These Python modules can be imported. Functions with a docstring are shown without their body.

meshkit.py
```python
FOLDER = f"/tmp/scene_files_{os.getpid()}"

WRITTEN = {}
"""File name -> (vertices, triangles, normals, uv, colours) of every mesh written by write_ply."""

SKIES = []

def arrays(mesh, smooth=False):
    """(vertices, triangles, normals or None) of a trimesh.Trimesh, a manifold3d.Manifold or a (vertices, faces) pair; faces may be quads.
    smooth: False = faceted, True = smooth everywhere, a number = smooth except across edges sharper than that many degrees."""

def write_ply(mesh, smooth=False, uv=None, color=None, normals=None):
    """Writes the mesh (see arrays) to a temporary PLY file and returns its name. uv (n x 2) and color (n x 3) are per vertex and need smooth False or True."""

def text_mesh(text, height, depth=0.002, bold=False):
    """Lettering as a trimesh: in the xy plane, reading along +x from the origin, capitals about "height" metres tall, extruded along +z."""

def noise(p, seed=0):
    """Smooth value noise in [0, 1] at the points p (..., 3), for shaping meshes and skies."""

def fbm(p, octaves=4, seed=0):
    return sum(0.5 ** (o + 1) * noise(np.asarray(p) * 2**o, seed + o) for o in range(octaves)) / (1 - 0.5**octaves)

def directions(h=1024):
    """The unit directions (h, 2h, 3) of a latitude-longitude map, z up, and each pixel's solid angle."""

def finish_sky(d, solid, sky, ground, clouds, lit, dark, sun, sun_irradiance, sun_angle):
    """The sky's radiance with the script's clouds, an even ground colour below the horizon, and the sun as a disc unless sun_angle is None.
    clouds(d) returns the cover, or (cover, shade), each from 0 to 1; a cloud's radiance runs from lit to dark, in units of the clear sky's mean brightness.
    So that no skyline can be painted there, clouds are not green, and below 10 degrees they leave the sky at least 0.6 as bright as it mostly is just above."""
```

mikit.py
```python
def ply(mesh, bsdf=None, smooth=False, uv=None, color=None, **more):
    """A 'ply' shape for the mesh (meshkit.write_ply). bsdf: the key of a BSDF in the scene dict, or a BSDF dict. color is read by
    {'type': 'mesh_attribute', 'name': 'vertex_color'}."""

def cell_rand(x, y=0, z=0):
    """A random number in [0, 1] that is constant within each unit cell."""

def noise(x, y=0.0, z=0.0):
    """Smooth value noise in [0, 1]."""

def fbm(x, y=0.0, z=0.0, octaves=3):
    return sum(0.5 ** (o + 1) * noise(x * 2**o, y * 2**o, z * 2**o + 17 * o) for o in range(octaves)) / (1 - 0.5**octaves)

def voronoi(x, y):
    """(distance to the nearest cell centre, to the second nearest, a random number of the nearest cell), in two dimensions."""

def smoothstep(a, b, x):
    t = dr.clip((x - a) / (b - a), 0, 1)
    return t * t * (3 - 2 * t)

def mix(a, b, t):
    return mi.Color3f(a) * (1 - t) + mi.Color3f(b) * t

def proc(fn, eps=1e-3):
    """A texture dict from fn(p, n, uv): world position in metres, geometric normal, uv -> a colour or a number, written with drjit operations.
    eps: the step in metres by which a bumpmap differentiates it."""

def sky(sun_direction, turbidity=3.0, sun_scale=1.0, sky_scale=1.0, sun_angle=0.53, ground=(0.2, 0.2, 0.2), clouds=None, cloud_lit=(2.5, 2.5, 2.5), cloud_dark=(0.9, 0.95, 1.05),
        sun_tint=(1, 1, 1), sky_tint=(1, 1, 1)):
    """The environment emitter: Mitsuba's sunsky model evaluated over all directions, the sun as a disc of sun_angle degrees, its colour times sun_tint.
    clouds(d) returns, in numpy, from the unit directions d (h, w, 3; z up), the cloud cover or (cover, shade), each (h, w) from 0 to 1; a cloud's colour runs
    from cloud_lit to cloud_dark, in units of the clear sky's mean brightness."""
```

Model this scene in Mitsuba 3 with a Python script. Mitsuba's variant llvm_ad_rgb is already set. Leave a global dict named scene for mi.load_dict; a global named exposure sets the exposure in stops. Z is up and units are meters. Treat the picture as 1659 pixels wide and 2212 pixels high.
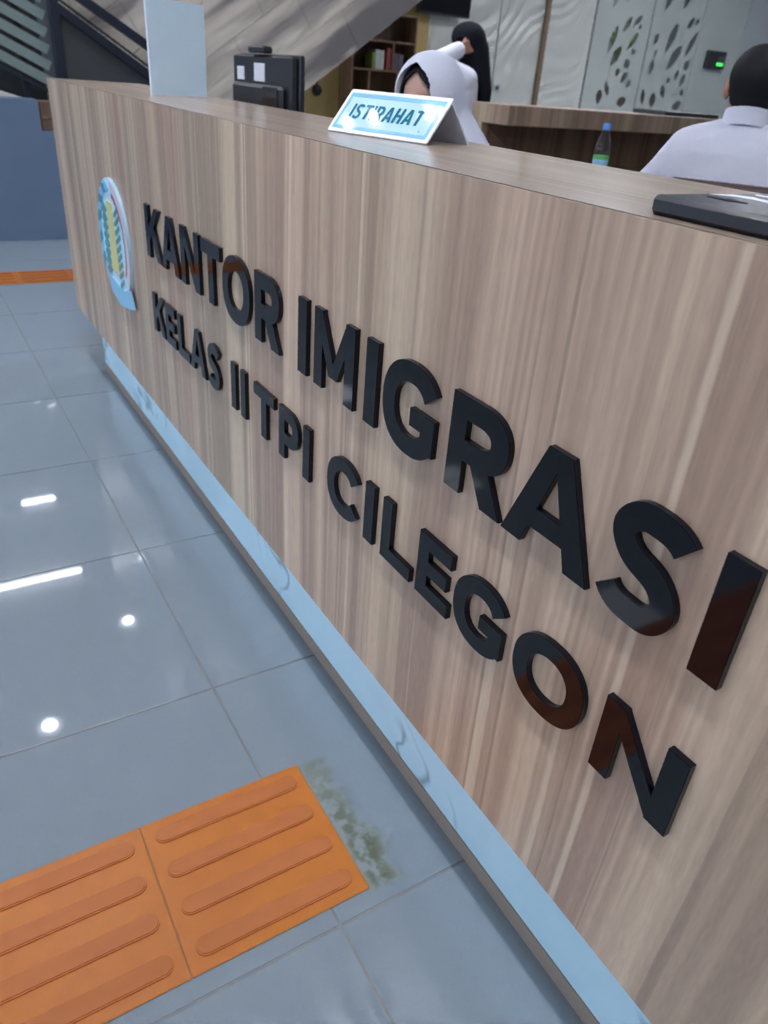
import math, random
import numpy as np
import trimesh
import mitsuba as mi
import drjit as dr
import manifold3d as m3
from shapely.geometry import Polygon, Point, LineString, box as sbox
from shapely import affinity
from shapely.ops import unary_union
import mikit
from mikit import proc, noise, fbm, smoothstep, mix

random.seed(7)
rng = np.random.default_rng(7)
T = mi.ScalarTransform4f
scene, labels = {'type': 'scene'}, {}

# ------------------------------------------------------------------ camera, light, exposure
CAM = [3.32798, -0.54787, 1.18018]
FWD = [-0.72422648, 0.47167425, -0.50301034]
UP = [-0.46492856, 0.20471216, 0.86135612]
scene['camera'] = {'type': 'thinlens', 'fov': 54.61, 'fov_axis': 'x', 'near_clip': 0.05, 'far_clip': 60.0,
                   'aperture_radius': 0.0017, 'focus_distance': 0.95,
                   'to_world': T().look_at(origin=CAM, target=[c + f for c, f in zip(CAM, FWD)], up=UP)}
exposure = 1.0
LAMP = np.array([0.93, 0.95, 1.05])          # cool white lamps
# dim sky light beyond the glass front
scene['daylight'] = {'type': 'constant', 'radiance': {'type': 'rgb', 'value': [0.55, 0.68, 0.9]}}

# ------------------------------------------------------------------ materials
def rgb(r, g, b):
    return [((c / 255) / 12.92 if c / 255 < 0.04045 else ((c / 255 + 0.055) / 1.055) ** 2.4) for c in (r, g, b)]

def mat(key, col, rough=0.5, spec=0.5, metallic=0.0, bump=None, clear=0.0, two=True, **k):
    base = {'type': 'rgb', 'value': list(map(float, col))} if not isinstance(col, dict) else col
    b = {'type': 'principled', 'base_color': base, 'roughness': rough if isinstance(rough, dict) else float(rough), 'specular': float(spec), 'metallic': float(metallic)}
    if clear:
        b['clearcoat'] = float(clear); b['clearcoat_gloss'] = 0.95
    b.update(k)
    if bump is not None:
        b = {'type': 'bumpmap', 'arbitrary': bump, 'scale': 1.0, 'bsdf': b}
    scene[key] = {'type': 'twosided', 'bsdf': b} if two else b
    return key

def wood_color(c, l, seed):
    w = c + 0.05 * (fbm(c * 1.3 + seed, l * 0.9, seed, octaves=3) - 0.5) + 0.012 * (noise(c * 9 + seed, l * 2.2, 3) - 0.5)
    broad = noise(w * 13 + seed, l * 0.25)
    midn = noise(w * 42 + 7 * seed, l * 0.5, 5)
    fine = noise(w * 150 + 3 * seed, l * 1.6, 9)
    t = smoothstep(0.26, 0.74, 0.42 * broad + 0.36 * midn + 0.22 * fine)
    hue = noise(w * 8 + 31 + seed, l * 0.3, 2)
    light = mix([0.455, 0.352, 0.245], [0.465, 0.325, 0.235], hue)
    dark = mix([0.235, 0.175, 0.122], [0.26, 0.163, 0.120], hue)
    col = mix(dark, light, 0.12 + 0.88 * t)
    pale = smoothstep(0.80, 0.95, noise(w * 70 + 11 * seed, l * 0.4, 21))
    col = mix(col, [0.56, 0.44, 0.32], 0.6 * pale)
    vein = smoothstep(0.86, 0.96, noise(w * 95 + 17 * seed, l * 0.35, 33))
    col = mix(col, [0.20, 0.135, 0.10], 0.55 * vein)
    pores = noise(w * 420, l * 60, 4)
    return col * (0.95 + 0.1 * pores) * mi.Color3f(1.13, 1.15, 1.14)

def wood_front(p, n, uv):
    # grain upright on upright faces, lengthwise on the top
    top = dr.abs(n.z) > 0.6
    side = dr.abs(n.x) > 0.6
    c = dr.select(top, p.y * 1.0 + 0.7, dr.select(side, p.y + 3.1, p.x))
    l = dr.select(top, p.x, p.z)
    return wood_color(c, l, 2.0)

mat('wood_laminate', proc(wood_front), 0.33, 0.5)
mat('wood_top', proc(lambda p, n, uv: mix(wood_color(p.y + 0.7, p.x, 5.0) * 0.8, [0.235, 0.188, 0.148], 0.7)), 0.17, 0.6)
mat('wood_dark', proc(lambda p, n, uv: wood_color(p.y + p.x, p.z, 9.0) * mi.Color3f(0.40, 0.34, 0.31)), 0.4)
mat('wood_orange', proc(lambda p, n, uv: wood_color(p.y + p.x, p.z, 4.0) * mi.Color3f(0.55, 0.46, 0.38)), 0.4)

def marble_plinth(p, n, uv):
    w = fbm(p.x * 3.1, p.z * 5.0, p.y * 3, octaves=4)
    d = dr.abs(fbm(p.x * 4.0 + 1.6 * w, p.z * 9 + p.x * 3.0 + 1.3 * w, 4, octaves=3) - 0.5)
    v = (1 - smoothstep(0.0, 0.045, d)) * smoothstep(0.42, 0.58, fbm(p.x * 5, p.z * 7, 11, octaves=2))
    cloud = smoothstep(0.35, 0.75, w)
    return mix(mix([0.60, 0.83, 0.93], [0.51, 0.73, 0.82], cloud), [0.24, 0.36, 0.40], 0.85 * v)
mat('marble_pale', proc(marble_plinth), 0.38, 0.4)
mat('skirting_brown', [0.30, 0.24, 0.19], 0.45)

def brown_marble(p, n, uv):
    a = p.y * 0.83 + p.z * 0.56          # along the slope of the flight
    c = -p.y * 0.56 + p.z * 0.83
    w = fbm(a * 0.9, c * 1.6, 3, octaves=4)
    s = fbm(a * 0.5 + 0.3 * w, c * 5.5 + 1.4 * w, 7, octaves=4)
    t = smoothstep(0.32, 0.68, s)
    col = mix([0.15, 0.14, 0.135], [0.60, 0.54, 0.46], t)
    return mix(col, [0.72, 0.66, 0.57], 0.5 * smoothstep(0.66, 0.8, fbm(a * 2 + w, c * 13, 5, octaves=2)))
mat('marble_brown', proc(brown_marble), 0.25)

def tile_color(p, n, uv):
    base = mix([0.222, 0.268, 0.302], [0.240, 0.286, 0.320], fbm(p.x * 0.9, p.y * 0.9, 1, octaves=2))
    speck = noise(p.x * 260, p.y * 260, 2)
    base = base * (0.985 + 0.03 * speck)
    # glue and dirt left along the end of the guide strip
    u = p.y + 0.107
    edge = 0.030 + 0.045 * fbm(p.x * 22, 4.0, 1, octaves=3) + 0.02 * smoothstep(2.42, 2.68, p.x)
    body = smoothstep(-0.012, 0.0, u) * (1 - smoothstep(edge - 0.022, edge + 0.004, u)) * smoothstep(2.405, 2.425, p.x) * (1 - smoothstep(2.69, 2.725, p.x))
    blot = fbm(p.x * 60, p.y * 60, 6, octaves=3)
    strong = smoothstep(2.43, 2.62, p.x) * smoothstep(0.004, 0.016, u) * (1 - smoothstep(edge - 0.035, edge - 0.008, u))
    base = mix(base, [0.16, 0.185, 0.16], body * (0.55 + 0.45 * smoothstep(0.3, 0.65, blot)))
    base = mix(base, [0.075, 0.085, 0.05], 0.8 * strong * body * smoothstep(0.25, 0.75, blot))
    fringe = (1 - smoothstep(0.0, 0.02, dr.abs(p.y + 0.417 + 0.006 * noise(p.x * 30, 1, 1)))) * smoothstep(0.62, 0.8, noise(p.x * 18, 3, 3)) * (1 - smoothstep(2.72, 2.74, p.x)) * smoothstep(2.2, 2.3, p.x)
    return mix(base, [0.22, 0.22, 0.18], 0.3 * fringe)
mat('floor_tile', proc(tile_color), 0.032, 0.62)
mat('grout', proc(lambda p, n, uv: mix([0.235, 0.245, 0.245], [0.16, 0.165, 0.16], fbm(p.x * 7, p.y * 7, 2))), 0.8)

def tactile_color(p, n, uv):
    t = fbm(p.x * 9, p.y * 9, 3, octaves=4)
    col = mix([0.45, 0.142, 0.020], [0.405, 0.122, 0.018], smoothstep(0.35, 0.7, t))
    dirt = smoothstep(0.62, 0.75, fbm(p.x * 45, p.y * 45, 8, octaves=3))
    return mix(col, [0.40, 0.15, 0.035], 0.22 * dirt)
mat('tactile_rubber', proc(tactile_color), 0.42, 0.4)
mat('tactile_bar', proc(lambda p, n, uv: mix([0.36, 0.107, 0.021], [0.33, 0.096, 0.021], fbm(p.x * 40, p.y * 12, 3))), 0.5, 0.4)

mat('letter_black', [0.0018, 0.0024, 0.0045], 0.05, 0.32)
mat('black_plastic', [0.013, 0.014, 0.017], 0.35)
mat('black_satin', [0.016, 0.017, 0.021], 0.25)
mat('black_glossy', [0.010, 0.010, 0.013], 0.12)
mat('dark_grey', [0.045, 0.05, 0.052], 0.4)
mat('label_white', [0.72, 0.74, 0.80], 0.4)
mat('paper_white', [0.68, 0.86, 0.97], 0.45)
mat('acrylic_white', [0.80, 0.84, 0.92], 0.15)
mat('paper_cyan', [0.60, 0.93, 0.99], 0.035, 0.6)
mat('paper_blue', [0.30, 0.65, 0.87], 0.035, 0.6)
mat('ink_teal', [0.012, 0.16, 0.25], 0.035, 0.6)
mat('wall_white', [0.66, 0.69, 0.68], 0.55)
mat('relief_white', [0.66, 0.67, 0.62], 0.5)
mat('panel_greenish', [0.50, 0.545, 0.51], 0.3)
mat('frame_grey', [0.27, 0.29, 0.28], 0.4)
mat('wall_grey', [0.42, 0.45, 0.47], 0.6)
mat('ceiling_white', [0.78, 0.78, 0.78], 0.8)
mat('yellow_paint', proc(lambda p, n, uv: mix([0.56, 0.40, 0.15], [0.50, 0.36, 0.14], fbm(p.y * 3, p.z * 3, 1))), 0.5)
mat('trim_wood', [0.17, 0.12, 0.075], 0.45)
mat('blue_box', proc(lambda p, n, uv: mix([0.12, 0.18, 0.265], [0.145, 0.195, 0.285], fbm(p.y * 5, p.z * 5, 3))), 0.35)
mat('steel_navy', [0.012, 0.016, 0.026], 0.3)
mat('slat_green', [0.20, 0.26, 0.24], 0.3)
mat('skin_light', [0.58, 0.35, 0.28], 0.5)
mat('skin_tan', [0.36, 0.17, 0.11], 0.5)
mat('hair_black', [0.006, 0.006, 0.008], 0.7, 0.25)
mat('cloth_white', [0.76, 0.77, 0.87], 0.8)
mat('cloth_hijab', [0.72, 0.74, 0.85], 0.8)
mat('cloth_grey', [0.38, 0.40, 0.47], 0.8)
mat('cloth_black', [0.006, 0.007, 0.011], 0.85, 0.2)
mat('cloth_navy', [0.02, 0.025, 0.05], 0.8)
mat('eye_white', [0.7, 0.7, 0.7], 0.2)
mat('lip', [0.36, 0.12, 0.10], 0.4)
mat('cap_blue', [0.08, 0.28, 0.72], 0.35)
mat('label_blue', [0.28, 0.55, 0.70], 0.3)
mat('label_green', [0.12, 0.42, 0.12], 0.3)
mat('lanyard_yellow', [0.60, 0.42, 0.06], 0.6)
mat('leaf_green', proc(lambda p, n, uv: mix([0.26, 0.38, 0.05], [0.12, 0.22, 0.04], noise(p.y * 9, p.z * 9, p.x * 9))), 0.45)
mat('pot_clay', [0.25, 0.13, 0.09], 0.6)
mat('book_red', [0.30, 0.05, 0.05], 0.5)
mat('book_white', [0.55, 0.58, 0.52], 0.5)
mat('book_green', [0.22, 0.30, 0.08], 0.5)
mat('book_grey', [0.12, 0.10, 0.12], 0.5)
mat('emblem_plate', [0.50, 0.78, 0.92], 0.12)
mat('emblem_teal', [0.05, 0.26, 0.38], 0.15)
mat('emblem_blue', [0.24, 0.52, 0.72], 0.15)
mat('emblem_green', [0.10, 0.26, 0.24], 0.15)
mat('emblem_yellow', [0.66, 0.62, 0.26], 0.15)
mat('emblem_red', [0.36, 0.08, 0.07], 0.15)
mat('emblem_pale', [0.60, 0.60, 0.68], 0.15)
mat('chrome', [0.6, 0.6, 0.62], 0.2, metallic=1.0)
scene['glass_pane'] = {'type': 'thindielectric'}
scene['pet_clear'] = {'type': 'thindielectric', 'int_ior': 1.4}

def emit(col, s):
    return {'type': 'area', 'radiance': {'type': 'rgb', 'value': [float(c * s) for c in col]}}

# ------------------------------------------------------------------ helpers
def numbered(key):
    if not any(k == key or k.startswith(key + '__') for k in list(scene) + list(labels)):
        return key
    n = 1
    while any(k == f'{key}_{n:03d}' or k.startswith(f'{key}_{n:03d}__') for k in list(scene) + list(labels)):
        n += 1
    return f'{key}_{n:03d}'

def thing(name, label, cat, group=None):
    key = numbered(name)
    labels[key] = {'label': label, 'category': cat}
    if group:
        labels[key]['group'] = group
    return key

def obj(name, mesh, m, parent=None, smooth=False, label=None, **more):
    key = numbered(parent + '__' + name if parent else name)
    scene[key] = mikit.ply(mesh, m, smooth, **more) if not isinstance(mesh, dict) else dict(mesh, **more)
    if label:
        labels.setdefault(key, {})['label'] = label
    return key

def tag(key, label, cat, group=None):
    labels[key] = {'label': label, 'category': cat}
    if group:
        labels[key]['group'] = group
    return key

def struct(name, mesh, m, **k):
    key = obj(name, mesh, m, **k)
    labels[key] = {'kind': 'structure'}
    return key

def bx(x0, x1, y0, y1, z0, z1):
    b = trimesh.creation.box([x1 - x0, y1 - y0, z1 - z0])
    b.apply_translation([(x0 + x1) / 2, (y0 + y1) / 2, (z0 + z1) / 2])
    return b

def man2tri(m):
    mm = m.to_mesh()
    return trimesh.Trimesh(np.asarray(mm.vert_properties)[:, :3], np.asarray(mm.tri_verts), process=False)

def hull(points):
    return man2tri(m3.Manifold.hull_points(np.asarray(points, float)))

def cbx(x0, x1, y0, y1, z0, z1, c=0.004):
    """box with chamfered edges"""
    pts = []
    for i, x in enumerate((x0, x1)):
        for j, y in enumerate((y0, y1)):
            for k, z in enumerate((z0, z1)):
                sx, sy, sz = (1 - 2 * i) * c, (1 - 2 * j) * c, (1 - 2 * k) * c
                pts += [(x, y + sy, z + sz), (x + sx, y, z + sz), (x + sx, y + sy, z)]
    return hull(pts)

def cat(*ms):
    return trimesh.util.concatenate(list(ms))

def extrude(poly, h, axis='z', at=0.0, bevel=0.0):
    """extrude a shapely polygon; axis 'z': in xy upwards, 'y': poly in (x, z), grows from y=at towards -y; 'x': poly in (y, z), grows towards +x"""
    out = []
    for g in getattr(poly, 'geoms', [poly]):
        if g.is_empty or g.area < 1e-10:
            continue
        m = trimesh.creation.extrude_polygon(g, h, engine='earcut')
        if bevel:
            inner = g.buffer(-bevel, join_style=2)
            if not inner.is_empty and inner.geom_type == 'Polygon' and len(inner.interiors) == len(g.interiors):
                m = trimesh.creation.extrude_polygon(g, h - bevel, engine='earcut')
                out.append(trimesh.creation.extrude_polygon(inner, h, engine='earcut'))
        out.append(m)
    m = trimesh.util.concatenate(out)
    v = m.vertices.copy()
    if axis == 'y':
        m.vertices = np.stack([v[:, 0], at - v[:, 2], v[:, 1]], 1)
    elif axis == 'x':
        m.vertices = np.stack([at + v[:, 2], v[:, 0], v[:, 1]], 1)
    else:
        m.vertices = v + [0, 0, at]
    m.fix_normals() if False else None
    return m

def tube(a, b, r, n=12):
    a, b = np.asarray(a, float), np.asarray(b, float)
    return trimesh.creation.cylinder(radius=r, segment=[a, b], sections=n)

def bar(a, b, w, d, up=(0, 0, 1)):
    """square bar from a to b, w across, d deep"""
    a, b = np.asarray(a, float), np.asarray(b, float)
    z = (b - a) / np.linalg.norm(b - a)
    x = np.cross(up, z); x /= np.linalg.norm(x)
    y = np.cross(z, x)
    pts = [p + sx * x * w / 2 + sy * y * d / 2 for p in (a, b) for sx in (-1, 1) for sy in (-1, 1)]
    return hull(pts)

def lathe(profile, n=32, at=(0, 0, 0)):
    m = trimesh.creation.revolve(np.asarray(profile, float), sections=n)
    if m.volume < 0:
        m.invert()
    m.apply_translation(at)
    return m

# ------------------------------------------------------------------ the setting
X0, Y0, TS = 0.935, -0.179, 0.600           # tile joints
Z_CEIL = 3.0
fl = struct('floor', bx(-9.0, 6.6, -6.0, 11.6, -0.06, -0.0015), 'grout')
tile = cbx(0.0027, TS - 0.0027, 0.0027, TS - 0.0027, -0.010, 0.0, 0.0003)
tile_ply = mikit.ply(tile, 'floor_tile')
near, far = [], []
for i in range(-16, 10):
    for j in range(-9, 20):
        x, y = X0 + i * TS, Y0 + j * TS
        if x + TS > 6.6 or y + TS > 11.6 or x < -9.0 or y < -6:
            continue
        (near if (-3.3 < x < 4.2 and -3.0 < y < 0.45) else far).append((x, y))
for x, y in near:
    scene[numbered(fl + '__tile')] = dict(tile_ply, to_world=T().translate([x, y, 0]))
field = []
for x, y in far:
    b = bx(x + 0.0015, x + TS - 0.0015, y + 0.0015, y + TS - 0.0015, -0.01, 0.0)
    field.append(b)
k = obj('tile_field', cat(*field), 'floor_tile', fl)
labels[k] = {'kind': 'stuff'}

struct('ceiling', bx(-9.0, 6.6, -6.0, 11.6, Z_CEIL, Z_CEIL + 0.15), 'ceiling_white')
struct('wall_right', bx(6.6, 6.75, -6.0, 11.6, -0.06, Z_CEIL), 'wall_grey')
struct('wall_left', bx(-9.15, -9.0, -6.0, 11.6, -0.06, Z_CEIL), 'wall_grey')
struct('wall_rear', bx(-9.0, 6.6, 11.6, 11.75, -0.06, Z_CEIL), 'wall_grey')
# glass front of the hall, behind the viewer: low wall, lintel, piers and panes
wf = struct('wall_front', cat(bx(-9.0, 6.6, -6.15, -6.0, -0.06, 0.35), bx(-9.0, 6.6, -6.15, -6.0, 2.5, Z_CEIL),
                              *[bx(x, x + 0.25, -6.15, -6.0, 0.35, 2.5) for x in (-9.0, -6.4, -3.8, -1.2, 1.4, 4.0, 6.35)]), 'wall_grey')
for n_, x in enumerate((-8.75, -6.15, -3.55, -0.95, 1.65, 4.25)):
    struct(f'window_{n_ + 1}', bx(x, x + (2.35 if n_ < 5 else 2.1), -6.09, -6.08, 0.35, 2.5), 'glass_pane')

# ---- lamps in the ceiling
ORDN = ['first', 'second', 'third', 'fourth', 'fifth']
def tube_lamp(x, y0, y1, w=0.055, power=26.0, along='y'):
    t = thing('ceiling_tube_lamp', LBL.pop(0), 'ceiling light', 'tube lamps in the ceiling')
    z = Z_CEIL
    if along == 'y':
        obj('housing', cat(bx(x - w, x + w, y0 - 0.03, y1 + 0.03, z - 0.02, z - 0.001)), 'acrylic_white', t)
        obj('tube', cbx(x - w / 2, x + w / 2, y0, y1, z - 0.045, z - 0.021, 0.008), 'acrylic_white', t, emitter=emit(LAMP, power))
    else:
        obj('housing', cat(bx(y0 - 0.03, y1 + 0.03, x - w, x + w, z - 0.02, z - 0.001)), 'acrylic_white', t)
        obj('tube', cbx(y0, y1, x - w / 2, x + w / 2, z - 0.045, z - 0.021, 0.008), 'acrylic_white', t, emitter=emit(LAMP, power))

def down_light(x, y, r=0.045, power=60.0, z=Z_CEIL):
    t = thing('ceiling_downlight', 'round recessed white downlight glowing in the ceiling', 'ceiling light', 'recessed downlights')
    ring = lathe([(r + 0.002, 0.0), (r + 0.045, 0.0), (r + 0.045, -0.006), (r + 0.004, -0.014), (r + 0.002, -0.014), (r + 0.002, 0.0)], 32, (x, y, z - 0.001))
    obj('trim_ring', ring, 'acrylic_white', t, **({'emitter': emit(LAMP, 1.3)} if r >= 0.04 else {}))  # wide rings glow themselves, standing in for the lit reflector halo
    disc = lathe([(0, -0.003), (r, -0.003), (r, -0.008), (0, -0.008)], 32, (x, y, z))
    obj('diffuser', disc, 'acrylic_white', t, emitter=emit(LAMP, power))

def added_panel(x, y, label, wx=0.3, wy=1.2, power=6.2):  # unseen fill lamps, added to light the hall and staff area
    t = thing('added_ceiling_panel', label, 'ceiling light', 'added panel lamps in the ceiling')
    z = Z_CEIL
    obj('frame', cat(bx(x - wx - .02, x + wx + .02, y - wy / 2 - .02, y - wy / 2, z - .02, z - .001), bx(x - wx - .02, x + wx + .02, y + wy / 2, y + wy / 2 + .02, z - .02, z - .001),
                     bx(x - wx - .02, x - wx, y - wy / 2, y + wy / 2, z - .02, z - .001), bx(x + wx, x + wx + .02, y - wy / 2, y + wy / 2, z - .02, z - .001)), 'acrylic_white', t)
    obj('diffuser', bx(x - wx + .001, x + wx - .001, y - wy / 2 + .001, y + wy / 2 - .001, z - .015, z - .002), 'acrylic_white', t, emitter=emit(LAMP, power))
LBL = ['long tube lamp whose reflection lies lowest on the floor tiles at the left', 'short tube lamp reflected on the floor tiles just left of the counter letters',
       'tube lamp reflected at the left edge of the floor, above the long one']
TP = 28.0
tube_lamp(-2.88, -1.1, 0.19, 0.030, power=TP)
tube_lamp(-4.36, -0.10, 0.22, 0.034, power=TP * 1.2)
tube_lamp(-4.40, -1.2, -0.34, 0.034, power=TP * 1.2)
for n_, x in enumerate((-6.0, -3.0, -0.2, 2.4, 5.0)):
    added_panel(x, -4.2, f'added white ceiling panel lamp over the hall in front of the counter, {ORDN[n_]} from the left', power=(4.4, 4.4, 4.2, 4.6, 4.8)[n_])
for n_, x in enumerate((-3.9, -1.6)):
    added_panel(x, 3.1, f'added white ceiling panel lamp over the staff area, {ORDN[n_]} from the left', power=(5.0, 6.0)[n_])
for n_, x in enumerate((-3.2, -0.8)):
    added_panel(x, 6.4, f'added white ceiling panel lamp over the back counter, {ORDN[n_]} from the left', power=7.5)
added_panel(-1.0, 1.95, 'added white ceiling panel lamp lighting the end of the back counter', power=4.5)  # added to brighten the end face of the back counter
added_panel(-3.4, 9.2, 'added white ceiling panel lamp in front of the card reader', power=7.5)
added_panel(-6.1, 8.7, 'added white ceiling panel lamp lighting the room behind the partition', power=2.6)  # added so the room seen through the leaf cutouts is lit
added_panel(5.3, -0.1, 'added white ceiling panel lamp beyond the near end of the counter', power=6.0)
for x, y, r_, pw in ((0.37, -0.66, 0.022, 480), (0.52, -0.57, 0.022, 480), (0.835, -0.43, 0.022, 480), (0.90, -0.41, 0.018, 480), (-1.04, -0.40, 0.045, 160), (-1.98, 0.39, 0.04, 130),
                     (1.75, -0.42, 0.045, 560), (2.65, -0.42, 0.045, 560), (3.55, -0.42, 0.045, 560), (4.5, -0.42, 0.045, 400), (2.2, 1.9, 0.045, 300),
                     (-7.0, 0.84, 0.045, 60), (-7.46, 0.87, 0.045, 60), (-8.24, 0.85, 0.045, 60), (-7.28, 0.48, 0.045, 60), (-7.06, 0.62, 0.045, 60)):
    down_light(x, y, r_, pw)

# ------------------------------------------------------------------ reception counter
H, HB, PY, HM, DEP = 1.093, 0.262, 0.070, 0.034, 0.336
XE = 5.0
rc = thing('reception_counter', 'long wood-grain reception counter with raised black lettering and pale marble plinth', 'counter')
obj('front_panel', cbx(0.0, XE, 0.0, 0.022, HB, H - 0.0005, 0.001), 'wood_laminate', rc)
obj('top_ledge', cbx(0.0, XE, 0.0, DEP, H - 0.0005, H, 0.0002), 'wood_top', rc, label='glossy wood-grain ledge top')
obj('ledge_body', cat(bx(0.0, XE, 0.022, DEP, H - 0.045, H - 0.0006), bx(0.0, XE, DEP - 0.02, DEP, H - 0.20, H - 0.045)), 'wood_laminate', rc)
obj('end_panel', cat(bx(0.0, 0.022, 0.022, DEP, HB, H - 0.046), bx(0.0, 0.022, DEP, 0.72, HB, 0.74)), 'wood_laminate', rc)
obj('plinth', cbx(0.079, XE, PY, PY + 0.02, HM, HB + 0.01, 0.001), 'marble_pale', rc, label='recessed pale marble plinth')
obj('plinth_return', cbx(0.079, 0.099, PY + 0.02, 0.66, HM, HB + 0.01, 0.001), 'marble_pale', rc, label='recessed pale marble plinth end')
obj('skirting', cat(bx(0.077, XE, PY - 0.002, PY + 0.018, 0.0, HM), bx(0.077, 0.097, PY + 0.018, 0.66, 0.0, HM)), 'skirting_brown', rc, label='thin brown base strip')
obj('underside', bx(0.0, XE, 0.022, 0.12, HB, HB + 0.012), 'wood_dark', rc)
obj('worktop', cbx(0.0, XE, 0.13, 0.86, 0.735, 0.765, 0.003), 'wood_top', rc)

# ---- letters: a bold geometric alphabet, each letter drawn in a w x h cell
def ell(cx, cy, rx, ry, n=64):
    a = np.linspace(0, 2 * math.pi, n, endpoint=False)
    e = 2.25
    return Polygon(np.stack([cx + rx * np.sign(np.cos(a)) * np.abs(np.cos(a)) ** (2 / e), cy + ry * np.sign(np.sin(a)) * np.abs(np.sin(a)) ** (2 / e)], 1))

def diag(x0, y0, x1, y1, s):
    return Polygon([(x0, y0), (x0 + s, y0), (x1 + s, y1), (x1, y1)])

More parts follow.
